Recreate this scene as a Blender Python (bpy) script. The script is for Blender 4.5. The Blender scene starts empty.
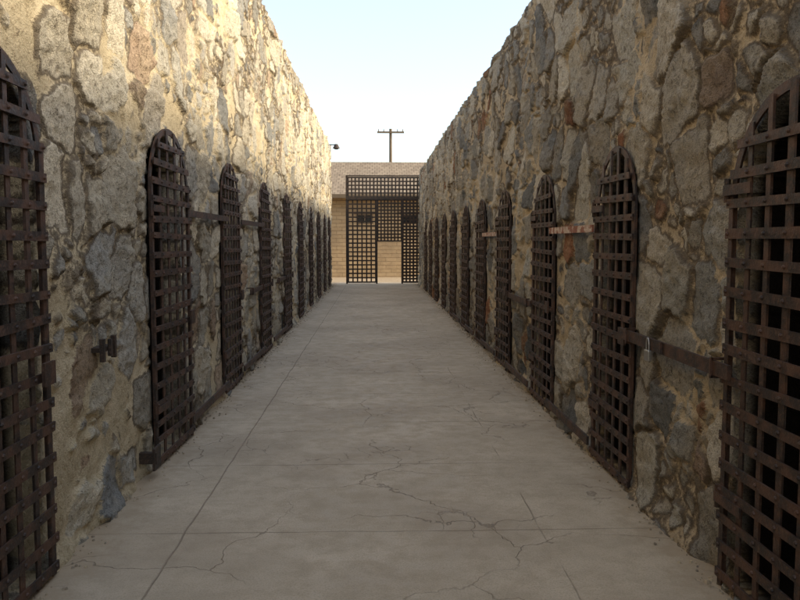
import bpy, math, random
import numpy as np
random.seed(7)
D=bpy.data; C=bpy.context
SC=C.scene
# ---------------------------------------------------------------- helpers
def link(o,parent=None):
    SC.collection.objects.link(o)
    if parent: o.parent=parent
    return o
def mesh_obj(name,verts,faces,mat,parent=None,smooth=False):
    m=D.meshes.new(name); m.from_pydata([tuple(v) for v in verts],[],faces); m.update()
    if mat: m.materials.append(mat)
    if smooth: m.polygons.foreach_set('use_smooth',[True]*len(m.polygons))
    return link(D.objects.new(name,m),parent)
class Acc:
    def __init__(s): s.v=[]; s.f=[]
    def box(s,x0,x1,y0,y1,z0,z1,jit=0.0,shear=None):
        b=len(s.v)
        j=lambda: random.uniform(-jit,jit)
        for z in (z0,z1):
            for y in (y0,y1):
                for x in (x0,x1):
                    s.v.append((x+j(),y+j(),z+j()))
        s.f+=[(b,b+2,b+3,b+1),(b+4,b+5,b+7,b+6),(b,b+1,b+5,b+4),(b+2,b+6,b+7,b+3),(b,b+4,b+6,b+2),(b+1,b+3,b+7,b+5)]
    def beam(s,p,q,w,t,up=(0,0,1)):
        p=np.array(p,float);q=np.array(q,float);d=q-p;d/=np.linalg.norm(d)
        u=np.array(up,float);u-=d*u.dot(d);u/=np.linalg.norm(u);n=np.cross(d,u)
        b=len(s.v)
        for e in (p,q):
            for a,c in ((-1,-1),(1,-1),(1,1),(-1,1)):
                s.v.append(tuple(e+u*a*w/2+n*c*t/2))
        s.f+=[(b,b+1,b+2,b+3),(b+7,b+6,b+5,b+4)]
        for i in range(4):
            k=(i+1)%4; s.f.append((b+i,b+4+i,b+4+k,b+k))
    def tube(s,p,q,r0,r1,n=10):
        p=np.array(p,float);q=np.array(q,float);d=q-p;d/=np.linalg.norm(d)
        u=np.array((0,0,1.)) if abs(d[2])<.9 else np.array((1.,0,0)); u-=d*u.dot(d);u/=np.linalg.norm(u);w=np.cross(d,u)
        b=len(s.v)
        for e,r in ((p,r0),(q,r1)):
            for i in range(n):
                a=2*math.pi*i/n; s.v.append(tuple(e+(u*math.cos(a)+w*math.sin(a))*r))
        for i in range(n):
            k=(i+1)%n; s.f.append((b+i,b+k,b+n+k,b+n+i))
        s.f.append(tuple(b+i for i in range(n))[::-1]); s.f.append(tuple(b+n+i for i in range(n)))
    def rivet(s,x,y,z,r=.011,h=.007):
        b=len(s.v)
        for rr,hh in ((r,0),(r*.7,h*.75)):
            for i in range(6):
                a=math.pi*i/3; s.v.append((x+hh,y+rr*math.cos(a),z+rr*math.sin(a)))
        s.v.append((x+h,y,z))
        for i in range(6):
            k=(i+1)%6
            s.f.append((b+i,b+k,b+6+k,b+6+i)); s.f.append((b+6+i,b+6+k,b+12))
# numpy noise
def h2(ix,iy,seed):
    with np.errstate(over='ignore'):
        h=(ix.astype(np.int64)*374761393+iy.astype(np.int64)*668265263+seed*1442695041)&0xffffffff
        h=((h^(h>>13))*1274126177)&0xffffffff
        h=((h^(h>>16))*2246822519)&0xffffffff
        h=h^(h>>13)
    return (h&0xffffff)/float(0x1000000)
def vn(x,y,seed):
    ix=np.floor(x);iy=np.floor(y);fx=x-ix;fy=y-iy
    fx=fx*fx*(3-2*fx);fy=fy*fy*(3-2*fy)
    a=h2(ix,iy,seed);b=h2(ix+1,iy,seed);c=h2(ix,iy+1,seed);d=h2(ix+1,iy+1,seed)
    return (a*(1-fx)+b*fx)*(1-fy)+(c*(1-fx)+d*fx)*fy
def fbm(x,y,seed,o=4):
    s=0;a=.5;t=0
    for i in range(o):
        s=s+a*vn(x*2**i,y*2**i,seed+i*17);t+=a;a*=.5
    return s/t
def sst(a,b,x):
    t=np.clip((x-a)/(b-a),0,1);return t*t*(3-2*t)
def worley(x,y,cw,ch,seed,p=2.6):
    gx=x/cw; gy=y/ch
    iy0=np.floor(gy)
    F1=np.full(x.shape,9e9);F2=np.full(x.shape,9e9)
    I=np.zeros(x.shape);J=np.zeros(x.shape);PX=np.zeros(x.shape);PY=np.zeros(x.shape)
    for dj in (-1,0,1):
        jy=iy0+dj
        off=h2(jy,jy*0+3,seed+5)
        ix0=np.floor(gx+off)
        for di in (-2,-1,0,1,2):
            jx=ix0+di
            px=(jx+.5+(h2(jx,jy,seed)-.5)*.85-off)*cw
            py=(jy+.5+(h2(jx,jy,seed+1)-.5)*.75)*ch
            w=(h2(jx,jy,seed+2)-.4)*.30*ch
            d=(np.abs((x-px)*.85)**p+np.abs(y-py)**p)**(1/p)-w
            m=d<F1
            F2=np.where(m,F1,np.minimum(F2,d))
            I=np.where(m,jx,I);J=np.where(m,jy,J);PX=np.where(m,px,PX);PY=np.where(m,py,PY)
            F1=np.where(m,d,F1)
    return F1,F2,I,J,PX,PY
# ---------------------------------------------------------------- materials
class NT:
    def __init__(s,name):
        s.m=D.materials.new(name); s.m.use_nodes=True; s.t=s.m.node_tree; s.n=s.t.nodes; s.l=s.t.links
        s.b=s.n['Principled BSDF']; s.tc=s.n.new('ShaderNodeTexCoord')
    def put(s,sock,v):
        if hasattr(v,'is_linked') : s.l.new(v,sock)
        elif v is not None:
            if isinstance(v,tuple) and len(v)==3 and sock.type=='RGBA': v=v+(1,)
            sock.default_value=v
    def noise(s,scale,detail=4,rough=.55,dist=0,vec=None):
        n=s.n.new('ShaderNodeTexNoise'); n.inputs['Scale'].default_value=scale; n.inputs['Detail'].default_value=detail
        n.inputs['Roughness'].default_value=rough; n.inputs['Distortion'].default_value=dist
        s.l.new(vec if vec else s.tc.outputs['Object'],n.inputs['Vector']); return n.outputs['Fac']
    def math(s,op,a,b=None,c=None,clamp=False):
        n=s.n.new('ShaderNodeMath'); n.operation=op; n.use_clamp=clamp
        s.put(n.inputs[0],a)
        if b is not None: s.put(n.inputs[1],b)
        if c is not None: s.put(n.inputs[2],c)
        return n.outputs[0]
    def mr(s,v,a,b,c=0.,d=1.,smooth=True):
        n=s.n.new('ShaderNodeMapRange'); n.interpolation_type='SMOOTHSTEP' if smooth else 'LINEAR'
        s.put(n.inputs['Value'],v)
        for k,q in zip(('From Min','From Max','To Min','To Max'),(a,b,c,d)): n.inputs[k].default_value=q
        return n.outputs['Result']
    def mix(s,f,a,b,mode='MIX'):
        n=s.n.new('ShaderNodeMix'); n.data_type='RGBA'; n.blend_type=mode; n.clamp_factor=True
        s.put(n.inputs[0],f); s.put(n.inputs[6],a); s.put(n.inputs[7],b); return n.outputs[2]
    def ramp(s,v,stops,interp='LINEAR'):
        n=s.n.new('ShaderNodeValToRGB'); r=n.color_ramp; r.interpolation=interp
        while len(r.elements)<len(stops): r.elements.new(.5)
        for e,(p,c) in zip(r.elements,stops): e.position=p; e.color=tuple(c)+(1,)
        s.put(n.inputs[0],v); return n.outputs[0]
    def vor(s,scale,feature='F1',vec=None,out='Distance'):
        n=s.n.new('ShaderNodeTexVoronoi'); n.feature=feature; n.inputs['Scale'].default_value=scale
        s.l.new(vec if vec else s.tc.outputs['Object'],n.inputs['Vector']); return n.outputs[out]
    def gray(s,v):
        n=s.n.new('ShaderNodeCombineColor')
        for i in range(3): s.put(n.inputs[i],v)
        return n.outputs[0]
    def bump(s,h,dist,strength=1.,prev=None):
        n=s.n.new('ShaderNodeBump'); n.inputs['Distance'].default_value=dist; n.inputs['Strength'].default_value=strength
        s.put(n.inputs['Height'],h)
        if prev: s.l.new(prev,n.inputs['Normal'])
        return n.outputs[0]
    def done(s,col,rough=.9,norm=None,metal=0.,spec=.25):
        s.put(s.b.inputs['Base Color'],col); s.put(s.b.inputs['Roughness'],rough)
        s.b.inputs['Metallic'].default_value=metal; s.b.inputs['Specular IOR Level'].default_value=spec
        if norm: s.l.new(norm,s.b.inputs['Normal'])
        return s.m
def attr(s,name,o='Fac'):
    n=s.n.new('ShaderNodeAttribute'); n.attribute_name=name; return n.outputs[o]

def wall_mat(name,stops,mortar1,mortar2,mj=.014):
    s=NT(name)
    def sepc(a):
        q=s.n.new('ShaderNodeSeparateColor'); s.l.new(attr(s,a,'Color'),q.inputs[0]); return q.outputs
    r,g,b=sepc('rnd')[:3]
    edge0,n2,n4=sepc('lay')[:3]
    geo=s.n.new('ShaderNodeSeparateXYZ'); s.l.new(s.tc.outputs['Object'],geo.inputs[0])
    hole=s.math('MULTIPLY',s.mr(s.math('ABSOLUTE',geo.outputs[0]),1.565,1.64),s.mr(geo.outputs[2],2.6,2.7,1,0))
    edge=s.math('MULTIPLY_ADD',edge0,.2,-.05)
    n1=s.noise(26,4,.75); n3=s.noise(120,2,.75)
    e2=s.math('ADD',edge,s.math('MULTIPLY',s.math('SUBTRACT',n1,.5),.05))
    mask=s.mr(e2,mj-.008,mj+.004)
    base=s.ramp(r,stops)
    val=s.math('ADD',s.math('MULTIPLY',g,.55),.72)
    base=s.mix(1.,base,s.gray(val),'MULTIPLY')
    base=s.mix(s.mr(n2,.45,.65,0,.35),base,s.mix(.5,base,mortar1))
    base=s.mix(s.mr(n1,.52,.66,0,.85),base,s.mix(1.,base,(.45,.43,.41),'MULTIPLY'))
    base=s.mix(s.mr(n1,.32,.46,.7,0.),base,s.mix(1.,base,(1.40,1.38,1.34),'MULTIPLY'))
    base=s.mix(s.mr(n3,.53,.68,0,.75),base,s.mix(1.,base,(.36,.34,.33),'MULTIPLY'))
    mort=s.mix(s.mr(n2,.35,.65),mortar1,mortar2)
    mort=s.mix(s.mr(n1,.48,.68,0,.5),mort,s.mix(1.,mort,(.54,.49,.44),'MULTIPLY'))
    mort=s.mix(s.mr(n3,.5,.7,0,.4),mort,s.mix(1.,mort,(.50,.45,.40),'MULTIPLY'))
    col=s.mix(mask,mort,base)
    line=s.math('MULTIPLY',s.mr(e2,mj-.018,mj-.006),s.mr(e2,mj+.012,mj))
    line=s.math('MULTIPLY',line,s.mr(n4,.34,.54))
    col=s.mix(s.math('MULTIPLY',line,.75),col,(.08,.057,.04))  # crevice shadow painted along the stone and mortar edges
    col=s.mix(s.mr(n4,.48,.72,0,.16),col,s.mix(1.,col,(.62,.57,.50),'MULTIPLY'))
    col=s.mix(hole,col,(.018,.014,.011))  # cell shade painted into the colour: near-black deeper inside the doorways
    nb=s.bump(s.math('ADD',n1,s.math('MULTIPLY',n3,.3)),.032,.9)
    return s.done(col,.93,nb,spec=.12)
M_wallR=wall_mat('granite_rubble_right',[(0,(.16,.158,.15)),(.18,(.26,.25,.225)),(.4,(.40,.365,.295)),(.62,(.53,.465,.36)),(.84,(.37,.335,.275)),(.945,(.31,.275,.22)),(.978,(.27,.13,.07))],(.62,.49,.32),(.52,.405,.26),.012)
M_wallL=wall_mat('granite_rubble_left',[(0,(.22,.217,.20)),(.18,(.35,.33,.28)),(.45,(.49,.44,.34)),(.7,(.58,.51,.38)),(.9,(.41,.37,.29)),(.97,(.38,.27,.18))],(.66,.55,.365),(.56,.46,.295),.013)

def iron_mat(name,a=(.028,.018,.014),b=(.098,.046,.026)):
    s=NT(name); n1=s.noise(9,3,.65); n2=s.noise(70,2,.7)
    col=s.mix(s.mr(n1,.38,.66),a,b); col=s.mix(s.mr(n2,.5,.72,0,.6),col,(.16,.10,.068))
    return s.done(col,s.mr(n2,.3,.7,.45,.75),s.bump(n2,.003,.7),metal=.15,spec=.5)
M_iron=iron_mat('rusted_iron')
M_dark=iron_mat('dark_iron',(.022,.018,.015),(.05,.03,.02))
def paintbar():
    s=NT('flaking_painted_iron'); n=s.noise(9,4,.7)
    col=s.ramp(n,[(.0,(.20,.085,.05)),(.47,(.30,.12,.07)),(.53,(.62,.50,.38)),(.7,(.28,.11,.06))])
    return s.done(col,.8)
M_paint=paintbar()
def steel():
    s=NT('padlock_steel'); n=s.noise(60)
    return s.done(s.mix(n,(.35,.33,.30),(.5,.48,.45)),.35,metal=.9)
M_steel=steel()

def floor_mat():
    s=NT('worn_concrete'); geo=s.n.new('ShaderNodeSeparateXYZ'); s.l.new(s.tc.outputs['Object'],geo.inputs[0])
    X,Y=geo.outputs[0],geo.outputs[1]
    n1=s.noise(1.3,4,.6); n2=s.noise(7,5,.7); n3=s.noise(120,2,.7)
    nn=s.n.new('ShaderNodeTexNoise'); nn.inputs['Scale'].default_value=2.2; nn.inputs['Detail'].default_value=5; s.l.new(s.tc.outputs['Object'],nn.inputs['Vector'])
    wob=s.math('MULTIPLY',s.math('SUBTRACT',nn.outputs['Fac'],.5),.035)
    def jl(v,pos,w):
        d=s.math('ABSOLUTE',s.math('SUBTRACT',s.math('ADD',v,wob),pos)); return s.mr(d,w*.4,w,1,0)
    xl=s.math('MAXIMUM',s.math('MULTIPLY',jl(X,-.98,.006),s.mr(n1,.25,.5,.45,1)),s.math('MULTIPLY',jl(X,.86,.005),s.mr(n1,.48,.62)))
    ym=s.math('ABSOLUTE',s.math('SUBTRACT',s.math('MODULO',s.math('ADD',s.math('ADD',Y,wob),50.35),1.22),.61))
    yl=s.mr(ym,.002,.007,1,0)
    ymask=s.math('MULTIPLY',yl,s.mr(n1,.34,.52,.1,.9))
    cv=s.n.new('ShaderNodeVectorMath'); cv.operation='ADD'
    sc=s.n.new('ShaderNodeVectorMath'); sc.operation='SCALE'; sc.inputs['Scale'].default_value=.55; s.l.new(nn.outputs['Color'],sc.inputs[0])
    s.l.new(s.tc.outputs['Object'],cv.inputs[0]); s.l.new(sc.outputs[0],cv.inputs[1])
    lo=s.noise(.7,2)
    c1=s.mr(s.vor(.95,'DISTANCE_TO_EDGE',cv.outputs[0]),.0010,.0045,1,0)
    c2=s.math('MULTIPLY',s.mr(s.vor(3.4,'DISTANCE_TO_EDGE',cv.outputs[0]),.003,.014,1,0),s.mr(lo,.54,.62))
    crack=s.math('MAXIMUM',s.math('MULTIPLY',c1,s.mr(lo,.36,.52)),s.math('MULTIPLY',c2,.8))
    lines=s.math('MAXIMUM',s.math('MAXIMUM',xl,ymask),crack)
    col=s.mix(s.mr(n1,.33,.67),(.51,.42,.305),(.62,.515,.38))
    col=s.mix(s.mr(n2,.4,.65,0,.6),col,(.43,.35,.25))
    col=s.mix(s.mr(n3,.42,.7,0,.5),col,(.32,.255,.18))
    col=s.mix(s.mr(lo,.46,.60,0,.50),col,(.39,.31,.22))
    ax=s.math('ABSOLUTE',s.math('SUBTRACT',X,.03))
    col=s.mix(s.math('MULTIPLY',s.mr(s.math('ADD',ax,s.math('MULTIPLY',s.math('SUBTRACT',n2,.5),.35)),1.22,1.46),.7),col,(.37,.28,.18))
    col=s.mix(s.math('MULTIPLY',lines,.5),col,(.14,.105,.07))
    nb=s.bump(s.math('SUBTRACT',s.math('ADD',s.math('MULTIPLY',n2,.7),s.math('MULTIPLY',n3,.16)),lines),.006,.8)
    return s.done(col,s.mr(n2,.3,.7,.58,.85),nb,spec=.35)
M_floor=floor_mat()
def sand():
    s=NT('desert_sand'); n=s.noise(.5,4,.6); n2=s.noise(14,4,.7)
    return s.done(s.mix(s.mr(n2,.3,.7,0,.5),s.mix(n,(.38,.29,.19),(.46,.36,.25)),(.3,.23,.15)),.95,s.bump(n2,.02))
M_sand=sand()
def peb():
    s=NT('pebbles_mat'); n=s.noise(9,3)
    return s.done(s.mix(s.mr(n,.35,.65),(.25,.21,.16),(.5,.40,.27)),.95)
M_peb=peb()
def adobe():
    s=NT('adobe_brick'); b=s.n.new('ShaderNodeTexBrick'); mp=s.n.new('ShaderNodeMapping'); mp.inputs['Rotation'].default_value=(math.radians(90),0,0)
    s.l.new(s.tc.outputs['Object'],mp.inputs[0]); s.l.new(mp.outputs[0],b.inputs['Vector'])
    b.inputs['Scale'].default_value=1.; b.inputs['Brick Width'].default_value=.46; b.inputs['Row Height'].default_value=.16; b.inputs['Mortar Size'].default_value=.012; b.inputs['Mortar Smooth'].default_value=.4
    b.inputs['Color1'].default_value=(.43,.31,.18,1); b.inputs['Color2'].default_value=(.37,.26,.145,1); b.inputs['Mortar'].default_value=(.29,.20,.115,1)
    n=s.noise(6,4,.7); col=s.mix(s.mr(n,.4,.7,0,.6),b.outputs['Color'],(.45,.33,.19))
    col=s.mix(s.mr(s.noise(1.2,3,.6),.45,.65,0,.5),col,(.28,.20,.12))
    return s.done(col,.95,s.bump(s.math('ADD',s.math('MULTIPLY',b.outputs['Fac'],-1.),n),.02))
M_adobe=adobe()
def shingle():
    s=NT('weathered_shingles'); b=s.n.new('ShaderNodeTexBrick')
    s.l.new(s.tc.outputs['Object'],b.inputs['Vector'])
    b.inputs['Scale'].default_value=1.; b.inputs['Brick Width'].default_value=.22; b.inputs['Row Height'].default_value=.26; b.inputs['Mortar Size'].default_value=.012
    b.inputs['Color1'].default_value=(.28,.215,.15,1); b.inputs['Color2'].default_value=(.20,.15,.105,1); b.inputs['Mortar'].default_value=(.08,.06,.045,1)
    n=s.noise(3,4,.7); col=s.mix(s.mr(n,.4,.7,0,.5),b.outputs['Color'],(.31,.245,.17))
    return s.done(col,.95,s.bump(b.outputs['Fac'],.02,-1.))
M_shin=shingle()
def wood(name,c1,c2):
    s=NT(name); mp=s.n.new('ShaderNodeMapping'); mp.inputs['Scale'].default_value=(12,12,1.2); s.l.new(s.tc.outputs['Object'],mp.inputs[0])
    n=s.noise(2,4,.6,1.,mp.outputs[0]); return s.done(s.mix(n,c1,c2),.85,s.bump(n,.005))
M_wood=wood('weathered_timber',(.10,.07,.045),(.19,.14,.09))
def glass():
    s=NT('dark_window_glass'); n=s.noise(3); return s.done(s.mix(n,(.015,.015,.015),(.03,.03,.03)),.15,spec=.5)
M_glass=glass()

# ---------------------------------------------------------------- walls
XL,XR=-1.475,1.54
HL,HR=4.66,3.86
doorH_L,doorH_R=2.26,2.08
RISE=.42
L_doors=[(2.98,.95),(5.53,.90),(7.93,.92),(10.42,.93),(12.98,.95),(15.4,.95),(17.85,.95),(20.3,.95),(22.75,.95),(25.0,.95)]
R_doors=[(2.80,.95),(4.90,.78),(7.0,.88),(9.12,.84),(11.15,.92),(13.08,.92),(15.1,.92),(17.15,.92),(19.2,.92),(21.25,.92),(23.3,.92)]
def build_wall(name,side,x0,H,doors,dh,y1,seed,mat,smear,cw,ch,subf):
    ys=[-4.0]
    while ys[-1]<y1:
        y=ys[-1]
        d=.06 if y<1.6 else max(.0115,.0115*(max(y,3)/3.)**1.35)
        ys.append(y+min(d,.07))
    ys[-1]=y1
    ys=np.array(ys)
    zs=np.arange(-.06,H+.001,.0125); zs[-1]=H
    nv=len(zs)
    Y,Z=np.meshgrid(ys,zs,indexing='ij')
    wx=Y+(fbm(Y*2.6,Z*2.6,seed+100)-.5)*.16+(fbm(Y*11,Z*11,seed+120,4)-.5)*.07
    wz=Z+(fbm(Y*2.6,Z*2.6,seed+140)-.5)*.16+(fbm(Y*11,Z*11,seed+160,4)-.5)*.07
    F1,F2,I,J,PX,PY=worley(wx,wz,cw,ch,seed)
    e=(F2-F1)*.5
    sub=h2(I,J,seed+31)<subf
    G1,G2,K,L,QX,QY=worley(wx,wz,cw*.47,ch*.43,seed+50)
    e=np.where(sub,np.minimum(e,(G2-G1)*.5),e)
    I=np.where(sub,K+1000,I);J=np.where(sub,L,J);PX=np.where(sub,QX,PX);PY=np.where(sub,QY,PY)
    r=h2(I,J,seed+61);g=h2(I,J,seed+62);b=h2(I,J,seed+63)
    sm=fbm(Y*1.7,Z*1.7,seed+200)
    e=e-.002-sst(.52,.78,sm)*smear+(fbm(Y*22,Z*22,seed+230,3)-.5)*.012
    prof=sst(-.004,.022,e)
    tx=(h2(I,J,seed+64)-.5)*.32;tz=(h2(I,J,seed+65)-.5)*.32
    A1,A2,KI,KJ,AX,AY=worley(wx+5,wz+3,.16,.14,seed+80,2.0)
    fx=(h2(KI,KJ,seed+81)-.5)*.28; fz=(h2(KI,KJ,seed+82)-.5)*.28
    facet=np.clip(fx*(wx+5-AX)+fz*(wz+3-AY),-.014,.014)+ (h2(KI,KJ,seed+83)-.5)*.008
    facet*=sst(0,.015,(A2-A1)*.5)
    face=.010+.030*b+np.clip(tx*(wx-PX)+tz*(wz-PY),-.024,.024)+facet
    rough=(fbm(Y*6,Z*6,seed+300,5)-.5)*.026+(np.abs(fbm(Y*15,Z*15,seed+330,4)-.5))*-.04
    disp=prof*np.maximum(face+rough,-.004)+(fbm(Y*9,Z*9,seed+360,4)-.5)*.022+(fbm(Y*.7,Z*.7,seed+400,3)-.5)*.05-.013
    topn=(fbm(Y*2.5,Z*0,seed+410,4)-.5)*.06+(fbm(Y*.35,Z*0,seed+420,2)-.5)*.06
    hole=np.zeros(Y.shape)
    for yc,w in doors:
        u=np.abs(Y-yc); hw=w/2-.035; hs=dh-RISE
        zt=np.where(u<hw, hs+(RISE-.04)*np.sqrt(np.clip(1-(u/hw)**2,0,1)),0)
        ins=(u<hw)&(Z>.03)&(Z<zt)
        du=np.maximum(u-hw,0)
        ar=np.where(Z>hs,np.sqrt((u/hw)**2+((Z-hs)/(RISE-.04))**2)-1,du/hw)*hw
        fl=1-sst(.03,.14,np.maximum(ar,0))
        disp=disp*(1-fl)+np.clip(disp,-.004,.010)*fl
        disp=np.where(ins,-1.9,disp); hole=np.where(ins,1.,hole)
    foot=fbm(Y*2.2,Z*0,seed+500,3)
    disp=disp+np.where(hole>0,0,sst(.06+.08*foot,0,Z)*.055*sst(.35,.7,foot))
    ZZ=Z+topn*sst(H-1.0,H,Z)
    n2=fbm(Y*5,Z*5,seed+700,5); n4=fbm(Y*1.3,Z*1.3,seed+740,4)
    n2=(n2-.5)*1.1+.5; n4=(n4-.5)*1.1+.5
    X=x0-side*disp
    ext=[(.04,.012),(.12,.02),(.3,.03),(.7,.02),(1.5,.02),(3.2,.0)]
    LAY=np.stack([np.clip((e+.05)/.2,0,1),n2,n4],-1); RND=np.stack([r,g,b],-1)
    P=[np.stack([X,Y,ZZ],-1)];La=[LAY];Rn=[RND]
    for k,(dep,up) in enumerate(ext+[(3.2,None)]):
        zz=ZZ[:,-1]+up+(fbm(ys*5,ys*0+dep*7,seed+600,4)-.5)*.05 if up is not None else ys*0-.06
        P.append(np.stack([x0+side*(dep+.0*ys),ys,zz],-1)[:,None,:])
        la=LAY[:,-1].copy(); la[:,0]=.25
        La.append(la[:,None,:]);Rn.append(RND[:,-1][:,None,:])
    P=np.concatenate(P,1);La=np.concatenate(La,1);Rn=np.concatenate(Rn,1)
    nu,nv=P.shape[:2]
    idx=np.arange(nu*nv).reshape(nu,nv)
    a=idx[:-1,:-1].ravel();bb=idx[1:,:-1].ravel();c=idx[1:,1:].ravel();d=idx[:-1,1:].ravel()
    F=np.stack([a,bb,c,d],1) if side<0 else np.stack([a,d,c,bb],1)
    me=D.meshes.new(name)
    nf=len(F)
    me.vertices.add(nu*nv); me.vertices.foreach_set('co',P.reshape(-1).astype(np.float32))
    me.loops.add(nf*4); me.loops.foreach_set('vertex_index',F.reshape(-1).astype(np.int32))
    me.polygons.add(nf); me.polygons.foreach_set('loop_start',np.arange(0,nf*4,4,dtype=np.int32))
    me.update(calc_edges=True)
    me.polygons.foreach_set('use_smooth',np.ones(nf,bool))
    for nm,AA in (('rnd',Rn),('lay',La)):
        ca=me.attributes.new(nm,'FLOAT_COLOR','POINT')
        cc=np.ones((nu*nv,4),np.float32);cc[:,:3]=AA.reshape(-1,3);ca.data.foreach_set('color',cc.ravel())
    me.materials.append(mat); me.update()
    o=link(D.objects.new(name,me))
    A=Acc()
    xa,xb=sorted((x0+side*.03,x0+side*3.2))
    A.box(xa,xb,y1-.06,y1+.01,-.06,H-.02); A.box(xa,xb,-4.01,-3.94,-.06,H-.02)
    mesh_obj('end_wall',A.v,A.f,M_adobe,o)
    return o
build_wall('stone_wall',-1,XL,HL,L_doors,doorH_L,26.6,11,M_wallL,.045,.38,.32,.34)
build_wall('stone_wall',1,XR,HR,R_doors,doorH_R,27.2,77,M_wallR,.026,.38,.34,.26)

# ---------------------------------------------------------------- doors
def door_mesh(name,W,H,seed,rivets=True):
    random.seed(seed); A=Acc(); hs=H-RISE; hw=W/2
    zt=lambda u: hs+RISE*math.sqrt(max(0,1-((u-hw)/hw)**2))
    nvb=7 if W>.9 else 6
    sw=.038
    us=[.021+(W-.042)*i/(nvb-1) for i in range(nvb)]
    zr=[];z=.05
    while z<H-.10: zr.append(z); z+=.122
    for i,u in enumerate(us):
        top=min(zt(max(u-sw/2,.001)),zt(min(u+sw/2,W-.001)))-.01
        if i in (0,nvb-1): top=hs+.06
        j=.003
        A.box(0,.009,u-sw/2+random.uniform(-j,j)-hw,u+sw/2+random.uniform(-j,j)-hw,.0,top,.002)
    for z in zr:
        if z<hs: a,b=0,W
        else:
            k=math.sqrt(max(0,1-((z+.02-hs)/RISE)**2)); a,b=hw-hw*k+.004,hw+hw*k-.004
        if b-a<.12: continue
        a-=random.uniform(-.004,.012); b+=random.uniform(-.004,.012)
        dz=random.uniform(-.008,.008); s2=random.uniform(.018,.022); tl=random.uniform(-.009,.009)
        n=len(A.v); A.box(.0105,.0195,a-hw,b-hw,z+dz-s2,z+dz+s2,.001)
        for q in range(n,n+8):
            x,y,zz=A.v[q]; A.v[q]=(x,y,zz+(tl if y>0 else -tl))
        if rivets:
            for u in us:
                if a-.005<u<b+.005 and (z<hs or zt(u)>z+.03): A.rivet(.0197,u-hw+random.uniform(-.003,.003),z+dz+(u-hw)/hw*tl,.010,.009)
    N=22
    for x0,x1,wd in ((-.011,-.001,.040),):
        pts=[]
        for i in range(N+1):
            t=math.pi*i/N
            o=(-math.cos(t)*hw,hs+math.sin(t)*RISE); q=(-math.cos(t)*(hw-wd),hs+math.sin(t)*(RISE-wd))
            pts.append((o,q))
        for i in range(N):
            b=len(A.v)
            for o,q in (pts[i],pts[i+1]):
                A.v+=[(x0,o[0],o[1]),(x1,o[0],o[1]),(x1,q[0],q[1]),(x0,q[0],q[1])]
            for k in range(4):
                m=(k+1)%4; A.f.append((b+k,b+m,b+4+m,b+4+k))
        A.box(x0,x1,-hw,-hw+wd,0,hs); A.box(x0,x1,hw-wd,hw,0,hs)
    A.box(.0315,.046,hw-.14,hw-.03,.87,.97)
    for hz in (.38,1.70):
        A.tube((.012,-hw-.010,hz-.05),(.012,-hw-.010,hz+.05),.014,.014,8)
        A.box(.0205,.029,-hw-.015,-hw+.22,hz-.022,hz+.022)
    m=D.meshes.new(name); m.from_pydata(A.v,[],A.f); m.materials.append(M_iron); m.update()
    return m
dmL={}
def getm(W,H,seed,rv):
    key=(round(W,2),H,seed,rv)
    if key not in dmL: dmL[key]=door_mesh('cell_door_grille',W,H,seed,rv)
    return dmL[key]
def put_door(side,yc,W,H,seed,proud=.025,ajar=0.):
    o=link(D.objects.new('cell_door',getm(W,H,seed,True)))
    x=XL+proud if side<0 else XR-proud
    if side<0:
        o.rotation_euler=(0,0,-ajar); o.location=(x+math.sin(ajar)*W/2,yc,.012)
    else:
        o.rotation_euler=(0,0,math.pi+ajar); o.location=(x-math.sin(ajar)*W/2,yc,.012)
    inner=link(D.objects.new('inner_grille',getm(W,H,seed,False)),o)
    inner.location=(-.50,.015,.02); inner.scale=(1,.9,.965)
    return o
aj=[0.01,math.radians(2.),.01,0,.015,0,0,.01,0,0,0]
for i,(yc,w) in enumerate(L_doors): put_door(-1,yc,w,doorH_L,i%3,.025+(.01 if i==1 else 0),aj[i])
ajr=[.01,.012,0,.02,0,0,.01,0,0,0,0]
for i,(yc,w) in enumerate(R_doors): put_door(1,yc,w,doorH_R,10+i%3,.025,ajr[i])
random.seed(5)
# ---------------------------------------------------------------- bars between doors
def bar(name,side,ya,yb,z,w=.055,t=.014,mat=M_iron,proud=.055,staples=True,sag=0.):
    x=XL+proud if side<0 else XR-proud
    A=Acc(); A.beam((x,ya,z),(x,yb,z+sag),w,t)
    if staples:
        for f in (.10,.90):
            y=ya+(yb-ya)*f; zz=z+sag*f
            A.beam((x+side*.10,y,zz+w*.5+.008),(x-side*.014,y,zz+w*.5+.008),.012,.012)
            A.beam((x+side*.10,y,zz-w*.5-.008),(x-side*.014,y,zz-w*.5-.008),.012,.012)
            A.beam((x-side*.014,y,zz-w*.5-.014),(x-side*.014,y,zz+w*.5+.014),.012,.012,up=(0,1,0))
    return mesh_obj(name,A.v,A.f,mat)
R=[(y-w/2,y+w/2) for y,w in R_doors]; L=[(y-w/2,y+w/2) for y,w in L_doors]
bar('locking_bar',1,R[0][1]-.1,R[1][0]+.10,.95,.062,.018,M_iron,.065)
bar('locking_bar',1,R[2][1]-.05,R[3][0]+.05,.90)
bar('painted_rail',1,R[1][1]-.02,R[2][0]+.02,1.585,.05,.014,M_paint,.06,False)
bar('painted_rail',1,R[3][1]-.02,R[4][0]+.02,1.585,.05,.014,M_paint,.06,False)
for k in (1,2,3,4,5): bar('base_rail',1,R[k][1]-.02,R[k+1][0]+.02,.12,.06,.016,M_iron,.07,False)
for k in (1,2,3): bar('base_rail',-1,L[k][1]-.02,L[k+1][0]+.02,.13,.06,.016,M_iron,.07,False)
bar('locking_bar',-1,L[1][1]-.02,L[2][0]+.02,1.71,.05,.014,M_iron,.06,False)
bar('locking_bar',-1,L[2][1]-.02,L[3][0]+.02,1.70,.05,.014,M_iron,.06,False)
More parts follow.
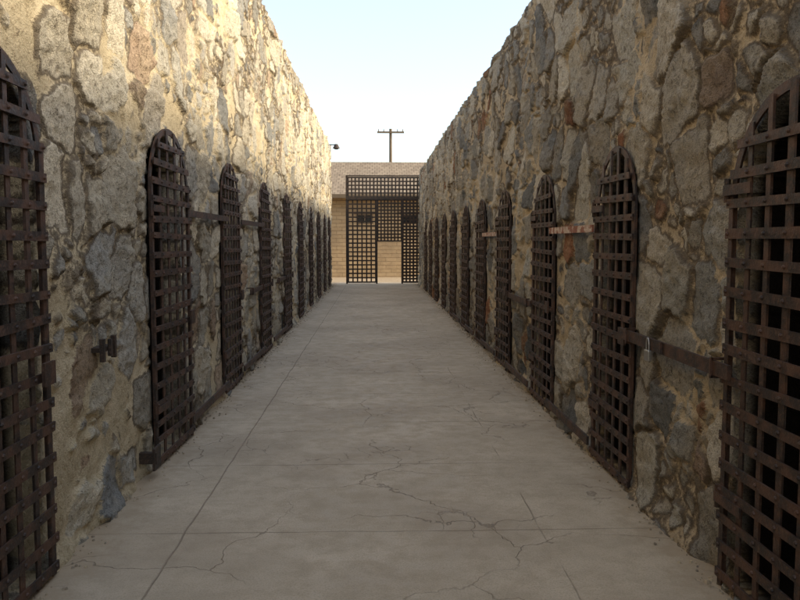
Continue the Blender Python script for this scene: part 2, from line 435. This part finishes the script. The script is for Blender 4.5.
bar('locking_bar',-1,L[2][1]+.55,L[3][0]+.05,.92)
bar('locking_bar',-1,L[3][1]+.5,L[4][0]+.05,.92)
A=Acc(); x=XL+.055; y=4.17
A.box(x-.09,x-.0,y-.09,y+.09,.918,.942); A.box(x-.012,x+.012,y-.10,y-.075,.87,.99); A.box(x-.012,x+.012,y+.075,y+.10,.87,.99); A.box(x+.001,x+.02,y-.012,y+.012,.89,.98)
mesh_obj('wall_hasp',A.v,A.f,M_dark)
A=Acc(); x=XL+.03; A.box(x-.1,x+.07,4.86,4.90,.10,.17); A.box(x+.05,x+.065,4.84,4.98,.06,.20)
mesh_obj('wall_hasp',A.v,A.f,M_dark)
pl=D.objects.new('padlock',None); link(pl); px=XR-.092; py=4.06
A=Acc(); A.box(px-.014,px+.010,py-.032,py+.032,.865,.925,.0); m=mesh_obj('body',A.v,A.f,M_steel,pl)
bm=m.modifiers.new('b','BEVEL'); bm.width=.006; bm.segments=2
A=Acc(); pr=None
for i in range(11):
    t=math.pi*i/10; p=(px-.004,py-.020*math.cos(t),.922+.045*math.sin(t)+.02*(0<i<10))
    if pr: A.tube(pr,p,.005,.005,8)
    pr=p
mesh_obj('shackle',A.v,A.f,M_steel,pl)
A=Acc(); A.box(XR-.088,XR-.076,3.9,4.22,.925,.985); mesh_obj('hasp_plate',A.v,A.f,M_iron)

# ---------------------------------------------------------------- ground, walkway
mesh_obj('ground',[(-600,-300,-.03),(600,-300,-.03),(600,900,-.03),(-600,900,-.03)],[(0,1,2,3)],M_sand)
xs=np.linspace(-1.72,1.78,60); ysf=np.concatenate([np.arange(-4,12,.08),np.arange(12,28.6,.25)])
XX,YY=np.meshgrid(xs,ysf,indexing='ij'); ZZ=(fbm(XX*1.2,YY*1.2,900,3)-.5)*.012+.0
vs=np.stack([XX,YY,ZZ],-1).reshape(-1,3); nu,nv=XX.shape; idx=np.arange(nu*nv).reshape(nu,nv)
F=np.stack([idx[:-1,:-1].ravel(),idx[1:,:-1].ravel(),idx[1:,1:].ravel(),idx[:-1,1:].ravel()],1).tolist()
mesh_obj('concrete_walkway',vs.tolist(),F,M_floor,smooth=True)
A=Acc(); random.seed(3)
for i in range(1500):
    s=random.choice((-1,1)); y=random.uniform(1.5,27)
    off=abs(random.gauss(0,.05)); x=(XL+.03+off) if s<0 else (XR-.03-off)
    r=random.uniform(.003,.010)*(2 if random.random()<.04 else 1)
    b=len(A.v); n=6
    for k in range(n):
        a=6.283*k/n; A.v.append((x+r*math.cos(a)*random.uniform(.7,1.2),y+r*math.sin(a)*random.uniform(.7,1.2),.001))
    for k in range(n):
        a=6.283*k/n; A.v.append((x+.6*r*math.cos(a)*random.uniform(.7,1.2),y+.6*r*math.sin(a)*random.uniform(.7,1.2),.004+r*random.uniform(.5,.9)))
    for k in range(n):
        m=(k+1)%n; A.f.append((b+k,b+m,b+n+m,b+n+k))
    A.f.append(tuple(b+n+k for k in range(n)))
mesh_obj('gravel',A.v,A.f,M_peb)

# ---------------------------------------------------------------- iron gate at the end
GY=27.4
g=link(D.objects.new('iron_gate',None))
def lattice(name,xa,xb,za,zb,sp=.15,sw=.045,y=GY,mat=M_dark):
    A=Acc(); n=max(1,round((xb-xa)/sp)); 
    for i in range(n+1):
        x=xa+(xb-xa)*i/n; A.box(x-sw/2,x+sw/2,y,y+.012,za,zb)
    m=max(1,round((zb-za)/sp))
    for i in range(m+1):
        z=za+(zb-za)*i/m; A.box(xa-sw/2,xb+sw/2,y-.014,y-.002,z-sw/2,z+sw/2)
    return mesh_obj(name,A.v,A.f,mat,g)
gx0,gx1=-.93,1.62
lattice('overhead_grille',gx0,gx1,3.03,3.70,.125,.05)
lattice('left_leaf',gx0,.03,.06,2.93,.155,.05)
lattice('transom_grille',.10,.93,1.5,2.93,.115,.05)
lattice('right_leaf',.98,gx1-.02,.06,2.93,.115,.062)
A=Acc()
for x in (gx0-.05,.065,.955,gx1+.05): A.box(x-.03,x+.03,GY-.03,GY+.04,0,3.74 if x in(gx0-.05,gx1+.05) else 2.96)
A.box(gx0-.08,gx1+.08,GY-.045,GY-.031,2.93,3.0); A.box(gx0-.08,gx1+.08,GY-.045,GY+.045,3.741,3.78)
mesh_obj('gate_frame',A.v,A.f,M_dark,g)

# ---------------------------------------------------------------- adobe building
bl=link(D.objects.new('adobe_building',None))
BY=33.0
A=Acc(); wins=[(-.42,2.42),(1.50,2.42),(-4.2,2.42),(5.2,2.42)]
xcur=-9
for (wx_,wz_) in sorted(wins):
    A.box(xcur,wx_-.34,BY,BY+.35,-.03,3.55)
    A.box(wx_-.34,wx_+.34,BY,BY+.35,-.03,wz_-.2); A.box(wx_-.34,wx_+.34,BY,BY+.35,wz_+.2,3.55)
    xcur=wx_+.34
A.box(xcur,11,BY,BY+.35,-.03,3.55)
A.box(-9,-8.65,BY+.35,BY+7,-.03,3.55); A.box(10.65,11,BY+.35,BY+7,-.03,3.55); A.box(-9,11,BY+7,BY+7.35,-.03,3.55)
mesh_obj('walls',A.v,A.f,M_adobe,bl)
A=Acc();G=Acc()
for wx_,wz_ in wins:
    for (a,b,c,d) in ((-.34,.34,.16,.2),(-.34,.34,-.2,-.15),(-.34,-.29,-.15,.16),(.29,.34,-.15,.16),(-.02,.02,-.15,.16)):
        A.box(wx_+a,wx_+b,BY-.02,BY+.08,wz_+c,wz_+d)
    A.box(wx_-.45,wx_+.45,BY-.05,BY+.02,wz_+.202,wz_+.30)
    G.box(wx_-.29,wx_+.29,BY+.05,BY+.06,wz_-.15,wz_+.16)
mesh_obj('window_frames',A.v,A.f,M_wood,bl); mesh_obj('window_glass',G.v,G.f,M_glass,bl)
e0,e1=3.42,5.15; ry=BY+3.6
V=[(-9.6,BY-.7,e0),(11.6,BY-.7,e0),(11.6,ry,e1),(-9.6,ry,e1),(-9.6,BY+8,e0),(11.6,BY+8,e0)]
V+= [(x,y,z-.1) for x,y,z in V]
mesh_obj('roof',V,[(0,1,2,3),(3,2,5,4),(7,6,9,8),(8,9,10,11),(0,6,7,1),(4,5,11,10),(0,3,9,6),(3,4,10,9),(1,7,8,2),(2,8,11,5)],M_shin,bl)
A=Acc(); x=-9.5
while x<11.5:
    A.beam((x,BY-.66,e0-.15),(x,BY+.1,e0+.17),.1,.05); x+=.6
A.box(-9.6,11.6,BY-.725,BY-.702,e0-.16,e0+.0); mesh_obj('eave_rafters',A.v,A.f,M_wood,bl)

# ---------------------------------------------------------------- utility pole
A=Acc(); px,py=.93,46.; 
A.tube((px,py,-.03),(px,py,8.0),.11,.08,12)
A.box(px-.78,px+.78,py-.15,py-.08,7.74,7.84)
for dx in (-.7,-.4,.4,.7): A.tube((px+dx,py-.12,7.84),(px+dx,py-.12,7.97),.03,.02,8)
mesh_obj('utility_pole',A.v,A.f,M_wood)
A=Acc(); lx,ly,lz=XL+.0,25.9,HL-.12
A.beam((lx-.1,ly,lz+.10),(lx+.22,ly,lz+.10),.03,.03); A.tube((lx+.22,ly,lz+.12),(lx+.22,ly,lz-.02),.05,.12,12); A.tube((lx+.22,ly,lz-.021),(lx+.22,ly,lz-.05),.08,.06,12)
mesh_obj('wall_lamp',A.v,A.f,M_dark)

# ---------------------------------------------------------------- light
EL,AZ=25.5,99.
w=D.worlds.new('World'); SC.world=w; w.use_nodes=True
nt=w.node_tree
sky=nt.nodes.new('ShaderNodeTexSky'); sky.sky_type='NISHITA'; sky.sun_disc=False
sky.sun_elevation=math.radians(EL); sky.sun_rotation=math.radians(AZ); sky.dust_density=2.2; sky.air_density=1.0; sky.ozone_density=1.3
# thin bright haze added to the clear-sky model (hazy desert afternoon)
add=nt.nodes.new('ShaderNodeMix'); add.data_type='RGBA'; add.blend_type='ADD'; add.inputs[0].default_value=1.
add.inputs[7].default_value=(1.12,1.05,.80,1)
nt.links.new(sky.outputs[0],add.inputs[6])
bg=nt.nodes['Background']; bg.inputs['Strength'].default_value=.31
nt.links.new(add.outputs[2],bg.inputs[0])
sl=D.lights.new('sun','SUN'); sl.energy=5.0; sl.angle=math.radians(9); sl.color=(1,.87,.65)
so=link(D.objects.new('sun',sl))
from mathutils import Vector
dv=Vector((math.sin(math.radians(AZ))*math.cos(math.radians(EL)),math.cos(math.radians(AZ))*math.cos(math.radians(EL)),math.sin(math.radians(EL))))
so.rotation_euler=(-dv).to_track_quat('-Z','Y').to_euler(); so.location=(20,0,20)

# ---------------------------------------------------------------- camera
cam=D.cameras.new('camera'); cam.sensor_width=36; cam.lens=35.1; cam.clip_end=3000; cam.clip_start=.05
co=link(D.objects.new('camera',cam)); co.location=(0,0,1.5)
co.rotation_euler=(math.radians(90-4.33),0,math.radians(-1.84))
SC.camera=co
SC.view_settings.view_transform='Standard'; SC.view_settings.look='None'; SC.view_settings.exposure=0
